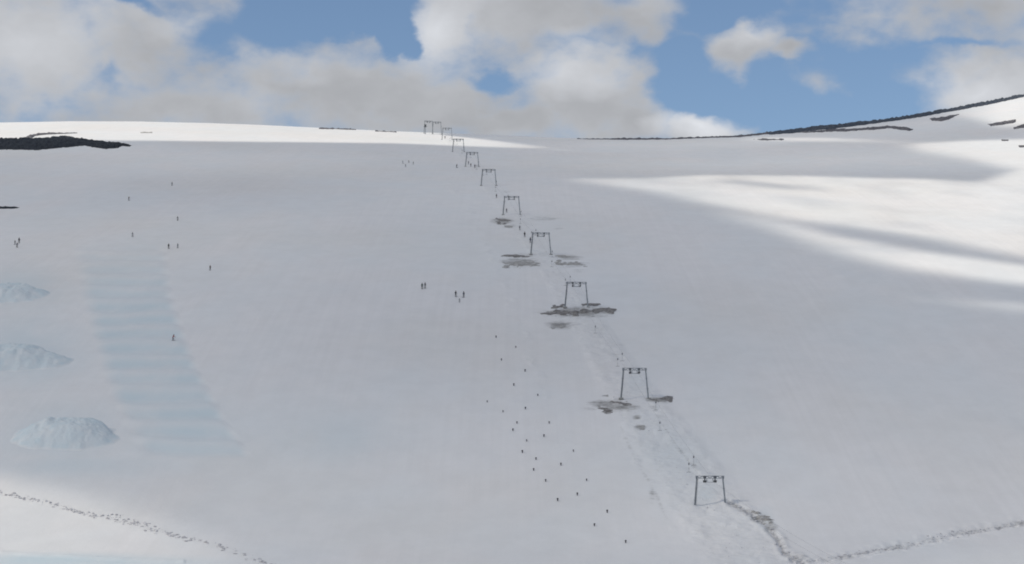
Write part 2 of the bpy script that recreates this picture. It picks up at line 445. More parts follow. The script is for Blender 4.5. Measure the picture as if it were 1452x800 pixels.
holes = [ell(560, 40, 38, 38, 1.7), ell(470, 12, 130, 40, 1.5), ell(590, 60, 18, 20, 1.2), ell(704, 108, 42, 22, 1.1), ell(180, 0, 50, 14, 1.0), ell(300, 62, 60, 44, .55), ell(157, 95, 14, 26, .28), ell(90, 152, 120, 18, .25), ell(395, 30, 60, 50, 0.6),
         ell(955, 85, 60, 60, 1.3), ell(975, 130, 40, 34, 1.1), ell(885, 75, 30, 32, .45), ell(1200, 110, 170, 70, .35), ell(1040, 15, 90, 22, .8), ell(1380, 62, 140, 9, .4), ell(1130, 150, 110, 40, .7)]
cf = combine(clouds); hf = mathn(nt, 'MAXIMUM', combine(holes), 0.0)
gn = noisevec(2.4, (1.0, 5.0, 2.0)).outputs['Fac']
rad = nt.nodes.new('ShaderNodeVectorMath'); rad.operation = 'LENGTH'
rs = nt.nodes.new('ShaderNodeVectorMath'); rs.operation = 'MULTIPLY'; nt.links.new(P, rs.inputs[0]); rs.inputs[1].default_value = (1 / 1100, 1 / 1000, 0); nt.links.new(rs.outputs[0], rad.inputs[0])
outside = ramp(nt, rad.outputs['Value'], 0.9, 1.3)
genf = mathn(nt, 'SUBTRACT', mathn(nt, 'MULTIPLY', mathn(nt, 'SUBTRACT', gn, 0.44), 5.0), mathn(nt, 'MULTIPLY', mathn(nt, 'SUBTRACT', 1.0, outside), 9.0))
cf = mathn(nt, 'MAXIMUM', mathn(nt, 'SUBTRACT', cf, hf), genf)
fb = noisevec(60, (0.2, 2.0, 0.1)).outputs['Fac']
field = mathn(nt, 'ADD', cf, mathn(nt, 'MULTIPLY', mathn(nt, 'SUBTRACT', fb, 0.5), 1.15))
mask = ramp(nt, field, -0.36, 0.68)
bright = mathn(nt, 'MAXIMUM', combine([ell(20, 60, 190, 120, .65), ell(625, 35, 75, 85, 1.0), ell(985, 178, 90, 40, 1.4), ell(1390, 125, 120, 60, 1.2), ell(815, 95, 95, 55, .75), ell(1060, 55, 60, 30, .6), ell(430, 80, 110, 40, .35), ell(250, 30, 90, 40, .4)]), 0.0)
fb2 = noisevec(22, (7.2, 1.0, 3.1)).outputs['Fac']
val = mathn(nt, 'ADD', mathn(nt, 'MULTIPLY', bright, 0.23), mathn(nt, 'MULTIPLY', mathn(nt, 'SUBTRACT', fb2, 0.5), 0.22))
edge = ramp(nt, field, 0.1, 0.9, 0.06, 0.0)
val = mathn(nt, 'ADD', mathn(nt, 'ADD', val, edge), 0.385)
vsc = nt.nodes.new('ShaderNodeVectorMath'); vsc.operation = 'SCALE'; vsc.inputs[0].default_value = (0.968, 0.997, 1.055); nt.links.new(val, vsc.inputs['Scale'])
bg2 = nt.nodes.new('ShaderNodeBackground'); nt.links.new(vsc.outputs[0], bg2.inputs[0]); bg2.inputs[1].default_value = 1.0
mx = nt.nodes.new('ShaderNodeMixShader'); nt.links.new(mask, mx.inputs[0]); nt.links.new(bg1.outputs[0], mx.inputs[1]); nt.links.new(bg2.outputs[0], mx.inputs[2])
nt.links.new(mx.outputs[0], out.inputs[0])
try: world.cycles.sampling_method = 'MANUAL'; world.cycles.sample_map_resolution = 1024
except Exception: pass

# ------------------------------------------------------------------ the cloud overhead whose shadow lies on the slope
def band(u, v, ku, top, bot, ints, st=4.0, sb=4.0):
    t = np.interp(u, ku, top); b = np.interp(u, ku, bot); i = np.interp(u, ku, ints)
    return i * sstep(-st, st, v - t) * sstep(-sb, sb, b - v)
def lit(u, v, x, y):
    m = np.zeros_like(u)
    wob = 1.6 * vnoise(x, y, 60, 21) * (1 + sstep(250, 420, v) * 1.5)
    vw = v + wob
    m = np.maximum(m, band(u, v + .3 * wob, [-900, -200, 0, 190, 330, 450, 560, 640, 700, 760, 800], [100, 100, 100, 100, 100, 100, 150, 192, 199, 205.5, 209], [198, 198, 197.5, 199.5, 201, 202, 203.5, 206.5, 208.5, 210.5, 211],
                           [.9, .95, 1, 1, 1, 1, 1, 1, .95, .7, .25], 1.6, 1.8))
    m = np.maximum(m, band(u, v, [740, 800, 880], [208, 210, 213], [212, 215, 218], [.2, .4, .15], 2, 2))
    # right: the wide sunlit wedge, the dark streak and the sunlit strip below it
    m = np.maximum(m, band(u, vw, [770, 830, 930, 1000, 1120, 1250, 1310, 1400, 1452, 2200], [252, 251, 250, 247, 249, 252, 252, 257, 236, 200], [253, 258, 273, 288, 311, 329, 338, 354, 362, 470],
                           [0, .55, .8, .9, 1, 1, 1, 1, 1, 1], 4.5, 7))
    m = np.maximum(m, band(u, vw, [960, 1060, 1140, 1200, 1300, 1452, 2200], [285, 301, 318, 336, 352, 371, 470], [290, 316, 342, 362, 383, 403, 500],
                           [0, .5, .75, .85, 1, 1, 1], 4, 8))
    m = np.maximum(m, band(u, vw, [1230, 1330, 1452, 2200], [405, 416, 425, 530], [410, 424, 440, 545], [0, .4, .62, .6], 6, 7))
    m = m * (1 - .55 * band(u, v, [1000, 1050, 1120, 1180], [252, 255, 262, 268], [254, 261, 269, 271], [0, 1, 1, 0], 3, 3))
    stre = vnoise(u, (v - 0.22 * u) * 9, 55, 61) + .6 * vnoise(u, (v - 0.22 * u) * 7, 24, 62)
    m = m * np.clip(1 - 0.22 * sstep(0.05, 0.9, stre) * sstep(800, 950, u) * sstep(243, 252, v), 0, 1)
    # upper right
    m = np.maximum(m, band(u, v + .6 * wob, [1250, 1310, 1380, 1452, 2200], [203, 201, 198, 196, 190], [206, 219, 228, 246, 254], [.0, .85, 1, 1, 1], 4, 11))
    m = np.maximum(m, band(u, v, [1040, 1090, 1180, 1250, 1300], [194, 194, 195, 197, 200], [199, 200, 201, 203, 204], [.3, .75, .8, .5, .5], 1.5, 2))
    m = np.maximum(m, band(u, v, [1300, 1370, 1420, 2200], [160, 140, 120, 60], [170, 168, 180, 190], [.0, .7, 1, 1], 3, 9))
    # lower left corner and lower right
    m = np.maximum(m, band(u, vw, [-1500, 0, 100, 200, 300, 380, 460], [655, 664, 686, 712, 748, 785, 825], [1500] * 7, [.8, .66, .66, .60, .52, .35, .2], 15, 30))
    m = np.maximum(m, .16 * np.exp(-((u - 1200) / 130) ** 2 - ((v - 735) / 30) ** 2))
    m = np.maximum(m, band(u, vw, [900, 1150, 1300, 1452, 2500], [850, 812, 790, 765, 700], [1500] * 5, [.1, .3, .38, .42, .5], 18, 30))
    return m
cyv = np.concatenate([np.arange(-150, 330, 12.0), np.arange(330, 620, 2.2), np.arange(620, 1000, 4.5), np.arange(1000, 1460, 8.0), np.arange(1470, 1900, 30)])
cax = np.concatenate([-np.geomspace(0.30, 0.8, 14)[::-1], np.arange(-0.295, 0.2951, 0.0036), np.geomspace(0.30, 0.8, 14)])
ye = np.maximum(cyv, 330)
GX = cax[None, :] * ye[:, None]; GY = np.repeat(cyv[:, None], len(cax), 1); GZ = terrain_z(GX, GY)
ok2 = GY > 200
uu, v2 = survey(GX, np.where(ok2, GY, 200), GZ)
T = lit(uu, v2, GX, GY)
shade = 0.20 + 0.13 * (1 - sstep(225, 262, v2)) * sstep(600, 1000, uu) + 0.07 * np.exp(-((uu - 1010) / 140) ** 2 - ((v2 - 740) / 50) ** 2) + 0.05 * vnoise(GX, GY, 130, 31) + 0.13 * sstep(460, 760, v2) + 0.05 * np.exp(-((v2 - 215) / 18) ** 2)
T = np.clip(np.maximum(T, shade), 0.0, 1.0)
fade = (1 - sstep(0.55, 0.8, np.abs(GX) / ye[:, None])) * sstep(-150, 60, GY) * (1 - sstep(1550, 1880, GY))
T = 1 - (1 - T) * fade
CH = 820.0
t = (CH - GZ) / L[2]
CX, CY = GX + L[0] * t, GY + L[1] * t
dens = 1 - T
thick = 4 + 70 * dens + 18 * dens * (vnoise(CX, CY, 45, 41) + .5 * vnoise(CX, CY, 18, 42))
thick[0, :] = thick[-1, :] = 0; thick[:, 0] = thick[:, -1] = 0
n, m_ = CX.shape
low = np.stack([CX, CY, np.full_like(CX, CH) - 0.12 * thick], -1).reshape(-1, 3)
# the upper skin sits where the same ray of sun enters
tt = thick * 0.88
top = np.stack([CX + L[0] / L[2] * tt, CY + L[1] / L[2] * tt, CH + tt], -1).reshape(-1, 3)
cco = np.concatenate([low, top])
i = np.arange(n * m_).reshape(n, m_)
ql = np.stack([i[:-1, :-1], i[1:, :-1], i[1:, 1:], i[:-1, 1:]], -1).reshape(-1, 4)
qt = np.stack([i[:-1, :-1], i[:-1, 1:], i[1:, 1:], i[1:, :-1]], -1).reshape(-1, 4) + n * m_
cme = mesh_from('cloud', cco, np.concatenate([ql, qt]))
M_CLOUD = bpy.data.materials.new('cloud_vapour'); M_CLOUD.use_nodes = True
nt = M_CLOUD.node_tree
for nn in list(nt.nodes): nt.nodes.remove(nn)
o_ = nt.nodes.new('ShaderNodeOutputMaterial')
a_ = N(nt, 'ShaderNodeAttribute', attribute_name='thin')
tr = nt.nodes.new('ShaderNodeBsdfTransparent')
df = nt.nodes.new('ShaderNodeBsdfDiffuse'); df.inputs[0].default_value = (0.9, 0.9, 0.9, 1)
tl = nt.nodes.new('ShaderNodeBsdfTranslucent'); tl.inputs[0].default_value = (0.9, 0.9, 0.9, 1)
m1 = nt.nodes.new('ShaderNodeMixShader'); m1.inputs[0].default_value = 0.55; nt.links.new(df.outputs[0], m1.inputs[1]); nt.links.new(tl.outputs[0], m1.inputs[2])
m2 = nt.nodes.new('ShaderNodeMixShader'); nt.links.new(a_.outputs['Fac'], m2.inputs[0]); nt.links.new(m1.outputs[0], m2.inputs[1]); nt.links.new(tr.outputs[0], m2.inputs[2])
nt.links.new(m2.outputs[0], o_.inputs[0])
cme.materials.append(M_CLOUD)
ca = cme.attributes.new('thin', 'FLOAT', 'POINT')
ca.data.foreach_set('value', np.sqrt(np.concatenate([T.ravel(), T.ravel()])).astype(np.float32))
link('cloud', cme, kind='structure', label='broken grey cloud drifting over the slope')

# ------------------------------------------------------------------ rock and earth breaking through the snow
def poly_signed(u, v, poly):
    inside = np.zeros(u.shape, bool)
    n = len(poly)
    for k in range(n):
        x0, y0 = poly[k]; x1, y1 = poly[(k + 1) % n]
        c = ((y0 > v) != (y1 > v))
        with np.errstate(divide='ignore', invalid='ignore'):
            xi = (x1 - x0) * (v - y0) / (y1 - y0 + 1e-12) + x0
        inside ^= c & (u < xi)
    d = seg_dist(u, v, list(poly) + [poly[0]])
    return np.where(inside, d, -d)

def outcrop(name, poly, height, mat, edge=1.2, rag=0.7, su=1.0, sv=0.5, seed=0, ax=5.0, ay=2.2, **props):
    us = [p[0] for p in poly]; vs = [p[1] for p in poly]
    ug = np.arange(min(us) - 3, max(us) + 3, su); vg = np.arange(min(vs) - 3, max(vs) + 3, sv)
    UG, VG = np.meshgrid(ug, vg)
    X = np.zeros_like(UG); Y = np.zeros_like(UG); Z = np.full_like(UG, np.nan)
    for j, uv in enumerate(ug):
        aa, ee = direction(np.full_like(vg, uv), vg)
        a0 = float(np.mean(aa))
        zz = terrain_z(a0 * HY, HY); E = np.maximum.accumulate(zz / HY)
        E = E + np.arange(len(E)) * 1e-10
        yy = np.interp(ee, E, HY, left=np.nan, right=np.nan)
        bad = np.isnan(yy) | (ee > E[-1] - 2e-7)
        yq = np.where(np.isnan(yy), 500, yy)
        X[:, j] = aa * yq; Y[:, j] = yq
        Z[:, j] = np.where(bad, np.nan, terrain_z(aa * yq, yq))
    d = poly_signed(UG, VG, poly)
    mpp = Y / F
    nz = vnoise(UG, VG * ay, ax, 50 + seed) + 0.6 * vnoise(UG, VG * ay, ax * .44, 51 + seed)
    s = np.clip(d / edge + rag * nz, -1, 1.4)
    relief = 1 + 0.5 * vnoise(UG, VG * 2, 3.0, 52 + seed) + 0.3 * vnoise(UG, VG * 2, 9, 53 + seed)
    h = np.where(s > 0, s * height * relief, s * height)
    Zs = Z + h
    keep = (~np.isnan(Zs)) & (s > -0.95)
    idx = np.full(UG.shape, -1); idx[keep] = np.arange(keep.sum())
    co = np.stack([X[keep], Y[keep], Zs[keep]], -1)
    q = np.stack([idx[:-1, :-1], idx[1:, :-1], idx[1:, 1:], idx[:-1, 1:]], -1).reshape(-1, 4)
    q = q[(q >= 0).all(1)]
    if len(q) == 0: return None
    # origin at the base
    c = co.mean(0)
    me = mesh_from(name, co - c, q, smooth=False)
    me.materials.append(mat)
    o = link(name, me, **props); o.location = c
    return o

RK = dict(category='rock')
outcrop('rock_outcrop', [(-40, 198), (0, 197), (50, 196), (90, 194.5), (92, 193.5), (96, 195), (130, 198.5), (165, 203), (188, 206), (184, 208), (172, 207.5), (168, 210), (150, 211.5), (138, 210), (120, 206.5), (100, 209), (84, 210), (60, 212.5), (40, 213), (20, 212.5), (-40, 212)],
        0.7, M_ROCKD, 1.0, 0.45, 1.0, 0.4, 1, label='long black rock band below the left skyline, largest of the dark outcrops', group='rocks on the upper slope', **RK)
outcrop('rock_outcrop', [(34, 196), (42, 191.5), (60, 189), (110, 187.8), (110, 189.2), (66, 191), (50, 193), (44, 196.5)], 0.5, M_ROCKG, 0.7, 0.4, 0.8, 0.35, 2,
        label='thin arched brown rock rib just above the long black rock band', group='rocks on the upper slope', **RK)
outcrop('rock_outcrop', [(198, 187.6), (216, 187.4), (216, 188.9), (200, 188.9)], 0.4, M_EARTHO, 0.7, 0.4, 0.8, 0.35, 3,
        label='small faint rock patch on the sunlit snow right of the black band', group='rocks on the upper slope', **RK)
outcrop('rock_outcrop', [(-30, 293), (10, 292.8), (22, 293.2), (28, 294.6), (20, 296.2), (0, 296.4), (-30, 296.2)], 0.25, M_ROCKD, 0.8, 0.35, 0.7, 0.35, 4,
        label='small flat dark rock alone on the snow at the left edge', group='rocks on the upper slope', **RK)
outcrop('rock_outcrop', [(452, 181.8), (480, 181.6), (505, 183.4), (505, 184.6), (480, 183.4), (452, 183)], 0.6, M_ROCKG, 0.7, 0.4, 0.8, 0.35, 5,
        label='thin dark stones on the skyline left of the lift top', group='rocks on the upper slope', **RK)
outcrop('rock_outcrop', [(532, 185.2), (562, 186.6), (562, 187.8), (532, 186.4)], 0.6, M_ROCKG, 0.7, 0.5, 0.8, 0.35, 6,
        label='short scatter of stones on the skyline beside the topmost pylons', group='rocks on the upper slope', **RK)
def ridge_poly(u0, u1, off, th, step=12):
    us = np.arange(u0, u1 + 1, step)
    r = np.interp(us, [p[0] for p in ridge_px], [p[1] for p in ridge_px])
    return [(float(a), float(b + off)) for a, b in zip(us, r)] + [(float(a), float(b + off + t_)) for a, b, t_ in list(zip(us, r, np.interp(us, th[0], th[1])))[::-1]]
outcrop('rock_ridge', ridge_poly(818, 1098, 0.6, ([818, 900, 980, 1098], [0.9, 2.1, 1.6, 3.2])), 0.6, M_ROCKG, 0.8, 0.35, 1.0, 0.35, 7,
        label='thin dark rock line along the low skyline right of the lift', category='rock ridge')
outcrop('rock_ridge', ridge_poly(1090, 1560, 0.6, ([1090, 1120, 1200, 1250, 1452, 1560], [4.0, 5.5, 5.0, 4.5, 4.2, 4])), 0.8, M_ROCKB, 0.8, 0.35, 1.0, 0.35, 8,
        label='dark bluish rock crest rising along the right skyline', category='rock ridge')
G_ = 'rocks under the right crest'
outcrop('rock_outcrop', [(1120, 186.5), (1150, 186), (1175, 183.5), (1200, 182), (1195, 184.8), (1160, 188), (1130, 188.5)], 0.4, M_ROCKG, 0.9, 0.7, 0.8, 0.35, 9, label='ragged rock patch hard against the crest at its left end', group=G_, **RK)
outcrop('rock_outcrop', [(1165, 185.5), (1205, 183), (1240, 180), (1262, 178.5), (1280, 180), (1296, 183.5), (1290, 186), (1276, 184), (1262, 182), (1240, 184), (1200, 186.5), (1172, 187)], 0.45, M_ROCKG, 0.9, 0.5, 0.8, 0.35, 10, label='longest grey rock streak below the right crest', group=G_, **RK)
outcrop('rock_outcrop', [(1318, 168), (1335, 166), (1350, 163.5), (1364, 160.5), (1356, 164.5), (1345, 170), (1335, 172), (1322, 171.5)], 0.45, M_ROCKG, 0.9, 0.5, 0.8, 0.35, 11, label='wedge shaped rock just beneath the crest, in the middle of its rise', group=G_, **RK)
outcrop('rock_outcrop', [(1400, 176), (1420, 173), (1440, 169.5), (1441, 173.5), (1425, 176.5), (1405, 179)], 0.45, M_ROCKG, 0.9, 0.5, 0.8, 0.35, 12, label='grey rock patch on the sunlit snow near the right edge', group=G_, **RK)
outcrop('rock_outcrop', [(1436, 181), (1450, 176.5), (1475, 174), (1475, 178.5), (1450, 182), (1438, 183)], 0.45, M_ROCKG, 0.9, 0.5, 0.8, 0.35, 13, label='grey rock patch cut by the right edge of the view', group=G_, **RK)
outcrop('rock_outcrop', [(1420, 198.2), (1430, 198), (1430, 200), (1421, 200)], 0.35, M_ROCKG, 0.9, 0.5, 0.6, 0.35, 14, label='tiny stone on the snow below the right hand rock patches', group=G_, **RK)
outcrop('rock_outcrop', [(1444, 206.5), (1458, 205.5), (1458, 209), (1446, 209.5)], 0.35, M_ROCKG, 0.9, 0.5, 0.6, 0.35, 15, label='lowest small rock at the right edge of the view', group=G_, **RK)
outcrop('rock_outcrop', [(1066, 197.2), (1085, 196.6), (1112, 197.2), (1112, 198.6), (1090, 198.8), (1070, 198.4)], 0.35, M_ROCKG, 0.9, 0.8, 0.7, 0.35, 16, label='thin dotted stones under the start of the right crest', group=G_, **RK)

# bare earth melted out beside the pylons (ground, not things)
def earth(poly, h, mat, seed, edge=1.6, rag=0.75, su=0.8, sv=0.4):
    return outcrop('bare_ground', poly, h, mat, edge * 1.2, rag * 1.35, su, sv, seed, 9.0, 5.0, kind='structure')
earth([(764, 444), (785, 441), (805, 439.5), (822, 442), (820, 447), (800, 446.5), (780, 446.5), (766, 446.5)], 0.16, M_EARTH, 20)
earth([(822, 439), (840, 438), (862, 436), (874, 439), (870, 443.5), (850, 442.5), (835, 444), (824, 444)], 0.16, M_EARTH, 21)
earth([(780, 434.5), (790, 434), (797, 431), (802, 432.5), (797, 436), (782, 437)], 0.15, M_EARTH, 22, 1.4)
earth([(824, 430.5), (836, 430), (850, 431), (846, 433.2), (826, 433)], 0.15, M_EARTH, 23, 1.4)
earth([(781, 463.5), (794, 463), (802, 458), (803, 460.5), (796, 465.5), (783, 466)], 0.13, M_EARTHO, 24, 1.2)
earth([(710, 362), (735, 361.5), (752, 363), (750, 365), (730, 364.8), (712, 364.5)], 0.16, M_EARTH, 25, 1.3)
earth([(786, 361.5), (800, 361.5), (808, 364), (795, 365.2), (787, 364)], 0.14, M_EARTHO, 26, 1.3)
earth([(714, 373), (745, 370), (765, 374), (758, 378), (735, 378), (716, 377)], 0.10, M_EARTHO, 27, 2.4, 1.0)
earth([(786, 371), (815, 373), (832, 375.5), (810, 377), (788, 374)], 0.10, M_EARTHO, 28, 2.0, 1.0)
earth([(700, 312), (712, 310), (725, 312), (722, 315.5), (706, 316)], 0.16, M_EARTH, 29, 2.0, 0.9)
earth([(715, 320), (728, 320), (727, 322), (716, 322)], 0.12, M_EARTHO, 30, 1.2, 0.8)
earth([(866, 569.5), (880, 569), (898, 572.5), (896, 576), (884, 574.5), (868, 571.5)], 0.13, M_EARTH, 31, 1.5, 0.8)
earth([(847, 577), (862, 578), (870, 582), (866, 587), (856, 583), (848, 580)], 0.13, M_EARTH, 32, 2.2, 0.9)
earth([(921, 566.5), (938, 564), (950, 561.5), (956, 564), (953, 569.5), (942, 568.5), (924, 568.5)], 0.13, M_EARTH, 33, 1.7, 0.8)
earth([(852, 560.5), (862, 560.5), (862, 563), (853, 562.5)], 0.10, M_EARTHO, 34, 1.2, 0.6)
earth([(903, 604), (914, 604.5), (914, 608.5), (905, 608.5)], 0.10, M_EARTHO, 35, 1.8, 0.8)
earth([(1066, 725), (1082, 731), (1096, 738), (1094, 741), (1080, 738), (1068, 730)], 0.16, M_EARTHO, 36, 2.2, 0.9)

# ------------------------------------------------------------------ snow jumps of the terrain park
def snow_jump(u_c, v_b, width_px, depth, height, label, seed):
    x0, y0, _ = hit(u_c, v_b)
    wm = width_px * y0 / F
    xs = np.linspace(-1.15, 1.15, 110); ysn = np.linspace(-0.12, 1.25, 90)
    A, B = np.meshgrid(xs, ysn)
    X = x0 + A * wm / 2; Y = y0 + B * depth
    A_ = A + 0.05 * vnoise(X, Y, 3, seed + 1); B_ = (B - 0.56) / 0.62 + 0.05 * vnoise(X, Y, 2.5, seed)
    rr = (np.abs(A_) ** 2.6 + np.abs(B_) ** 2.6) ** (1 / 2.6)
    s = 1 - sstep(0.34, 1.02, rr + 0.07 * vnoise(X, Y, 5, seed + 6))
    h = height * s * (1 + 0.05 * vnoise(X, Y, 4.0, seed + 2)) + s ** .5 * (0.24 * vnoise(X, Y * .5, 1.3, seed + 3) + 0.14 * vnoise(X, Y, 0.5, seed + 4)) - 0.10
    Z = terrain_z(X, Y) + h
    co = np.stack([X, Y, Z], -1).reshape(-1, 3); c = np.array([x0, y0, float(terrain_z(x0, y0))])
    i = np.arange(A.size).reshape(A.shape)
    q = np.stack([i[:-1, :-1], i[:-1, 1:], i[1:, 1:], i[1:, :-1]], -1).reshape(-1, 4)
    me = mesh_from('snow_jump', co - c, q); me.materials.append(M_SNOW)
    z_ = np.stack([0 * s, np.clip(8.0 * s, 0.3, 1) * (0.72 + 0.28 * vnoise(X, Y, 1.3, seed + 5)), 0.5 * np.clip(s * 2, 0, 1), 1 + 0 * s], -1).reshape(-1, 4).astype(np.float32)
    at = me.color_attributes.new('zones', 'FLOAT_COLOR', 'POINT'); at.data.foreach_set('color', z_.ravel())
    o = link('snow_jump', me, label=label, category='snow jump', group='bluish snow jumps on the left'); o.location = c
snow_jump(80, 638, 160, 13, 3.7, 'lowest bluish snow jump on the left, above the sunlit snow', 60)
snow_jump(-8, 528, 200, 15, 3.7, 'middle snow jump with rough icy blue face, at the left edge', 70)
snow_jump(-8, 430, 135, 18, 2.6, 'highest and flattest of the bluish snow jumps at the left edge', 80)

# ------------------------------------------------------------------ churned snow along the tracks
def clods(pts, n, spread, smin, smax, dens=None, name='churned_snow'):
    pts = np.array(pts, float); seg = np.hypot(*(pts[1:] - pts[:-1]).T); cum = np.concatenate([[0], np.cumsum(seg)])
    V_, Q_ = [], []
    base = bmesh.new(); bmesh.ops.create_icosphere(base, subdivisions=1, radius=1.0)
    bv = np.array([v.co[:] for v in base.verts]); bf = np.array([[v.index for v in f.verts] for f in base.faces]); base.free()
    k = 0
    for _ in range(n):
        s = rng.random() * cum[-1]
        u = np.interp(s, cum, pts[:, 0]); v = np.interp(s, cum, pts[:, 1])
        if dens is not None and rng.random() > np.interp(u, dens[0], dens[1]): continue
        wv = spread * (0.55 + 0.9 * abs(math.sin(s * .021) * math.cos(s * .0087 + 1)) + 0.25 * math.sin(s * .13))
        u += rng.normal() * wv; v += rng.normal() * wv * 0.5 + 1.5 * math.sin(s * .05)
        h = hit(u, v)
        if h is None: continue
        r = smin + (smax - smin) * rng.random() ** 1.8
        sc = np.array([r * rng.uniform(.8, 1.6), r * rng.uniform(.8, 1.4), r * rng.uniform(.4, .9)])
        vv = bv * (1 + 0.35 * rng.normal(size=(len(bv), 1)).clip(-1, 1)) * sc + np.array(h) + np.array([0, 0, 0.05 * r])
        V_.append(vv); Q_.append(bf + k * len(bv)); k += 1
    me = mesh_from(name, np.concatenate(V_), np.concatenate(Q_), smooth=False); me.materials.append(M_CLOD)
    link(name, me, kind='stuff', label='lumps of trampled snow along a track')
clods(TRACK_A, 560, 4.2, .07, .40, ([-30, 0, 100, 230, 290, 400], [.5, .6, .8, 1, .35, .5]), 'trampled_snow')
clods(TRACK_B, 520, 4.2, .05, .24, None, 'trampled_snow')
clods(TRACK_C, 200, 5.0, .06, .30, None, 'trampled_snow')
clods(LIFT[5:], 260, 14, .05, .15, None, 'churned_snow')

# ------------------------------------------------------------------ drag lift
PH = 7.0
def make_pylon(hs):
    root = empty('lift_pylon', (0, 0, 0))
    zt = PH * hs
    fx, tx = 3.25, 2.62
    for s in (-1, 1):
        b = bmesh.new()
        tube(b, (s * fx, 0, -2.2), (s * (fx - .02), 0, 0), .24, .24, 12)
        tube(b, (s * (fx - .02), 0, 0), (s * tx, 0, zt), .19, .15, 12)
        for k in (0.34, 0.67): # flange rings
            px = s * (fx + (tx - fx) * k); tube(b, (px, 0, zt * k - .05), (px, 0, zt * k + .05), .27, .27, 12)
        part('leg', b, M_STEEL, root, smooth=False)
        b = bmesh.new(); box(b, (s * fx, 0, -.05), (1.0, 1.0, .5)); part('footing', b, M_CONC, root)
    b = bmesh.new()
    for zz in (zt + .12, zt - .36):
        for yy in (-.16, .16): bar(b, (-tx - .25, yy, zz), (tx + .25, yy, zz), .09, .09)
    nseg = 10
    for k in range(nseg):
        xa = -tx + k * 2 * tx / nseg; xb = xa + 2 * tx / nseg
        za, zb = (zt - .34, zt + .10) if k % 2 else (zt + .10, zt - .34)
        for yy in (-.16, .16): bar(b, (xa, yy, za), (xb, yy, zb), .10, .08)
    for xe in (-tx - .22, tx + .22): box(b, (xe, 0, zt - .12), (.08, .42, .6))
    part('crossbeam', b, M_STEEL, root)
    for s in (-1, 1):
        b = bmesh.new()
        bar(b, (s * 1.05, 0, zt - .40), (s * 1.05, 0, zt - .78), .20, .24)
        bar(b, (s * 1.05, -1.1, zt - .80), (s * 1.05, 1.1, zt - .80), .16, .14)
        box(b, (s * 1.05, 0, zt - .12), (.42, .5, .42))
        asm = part('sheave_assembly', b, M_DSTEEL, root)
        for yy in (-.85, -.28, .28, .85):
            w = bmesh.new(); tube(w, (s * 1.05 - .07, yy, zt - .98), (s * 1.05 + .07, yy, zt - .98), .20, .20, 14); part('sheave_wheel', w, M_RUBBER, asm)
    b = bmesh.new()
    bar(b, (-1.0, -.35, zt - 1.12), (1.0, -.35, zt - 1.12), .07, .09); bar(b, (-1.0, .35, zt - 1.12), (1.0, .35, zt - 1.12), .07, .09)
    for s in (-1, 1):
        bar(b, (s * .62, -.35, zt - 1.12), (s * .62, -.16, zt - .36), .05, .05); bar(b, (s * .62, .35, zt - 1.12), (s * .62, .16, zt - .36), .05, .05)
    part('service_rail', b, M_STEEL, root)
    b = bmesh.new()
    for sx_ in (-.17, .17): bar(b, (-fx - .02 + sx_, -.3, .4), (-tx + sx_, -.3, zt - .3), .04, .04)
    for k in range(16):
        q_ = .06 + .9 * k / 16; px = -fx + (fx - tx) * q_; bar(b, (px - .17, -.3, zt * q_), (px + .17, -.3, zt * q_), .03, .03)
    part('ladder', b, M_DSTEEL, root)
    return root
PYL = [(1007, 715.5, 1.5, 1.0, 383), (900, 565.5, 0, 1, 445), (817.5, 436, 0, 1, 530), (767, 361, 0, 1, 610), (725.5, 305, 0, 1, 705), (693, 263.5, 0, 1, 805), (669.5, 236.5, 0, 1, 915),
       (650, 215.5, 0, 1.02, 1030), (634, 198.5, 0, 1.08, 1150), (619.5, 190.8, 0, 1.25, 1270), (607.5, 189.6, 0, 1.28, 1370)]
PLAB = ['lowest and nearest steel lift pylon, sunk in snow above the churned track', 'second lift pylon from the bottom, with muddy strips at its feet', 'third lift pylon from the bottom, standing in the darkest bare ground',
        'fourth lift pylon from the bottom, with a long thin dark strip on its left', 'fifth lift pylon from the bottom, with grey melted ground below it', 'sixth lift pylon from the bottom, on clean shaded snow',
        'seventh lift pylon from the bottom, with riders between its legs', 'eighth lift pylon from the bottom, crossing the sunlit strip of snow', 'third lift pylon from the top, head just above the skyline',
        'second lift pylon from the top, on the skyline', 'topmost lift pylon beside the return wheel mast on the skyline']
base_pos = []
for (u, v, bury, hs, _) in PYL:
    h = hit(u, v)
    while h is None: v += .3; h = hit(u, v)
    base_pos.append(Vector((h[0], h[1], h[2] - bury)))
protos = {}
tops = []
for k, ((u, v, bury, hs, _), p) in enumerate(zip(PYL, base_pos)):
    q = base_pos[min(k + 1, len(PYL) - 1)] - base_pos[max(k - 1, 0)]
    rz = -math.atan2(q.x, q.y) * (1 if k < 9 else .8)
    if hs not in protos:
        r = make_pylon(hs); protos[hs] = r; remember(r)
    else: r = copy_tree(protos[hs])
    r.location = p; r.rotation_euler = (0, 0, rz)
    r['label'] = PLAB[k]; r['category'] = 'lift pylon'; r['group'] = 'portal pylons of the drag lift'
    tops.append((p, rz, PH * hs - 1.2))
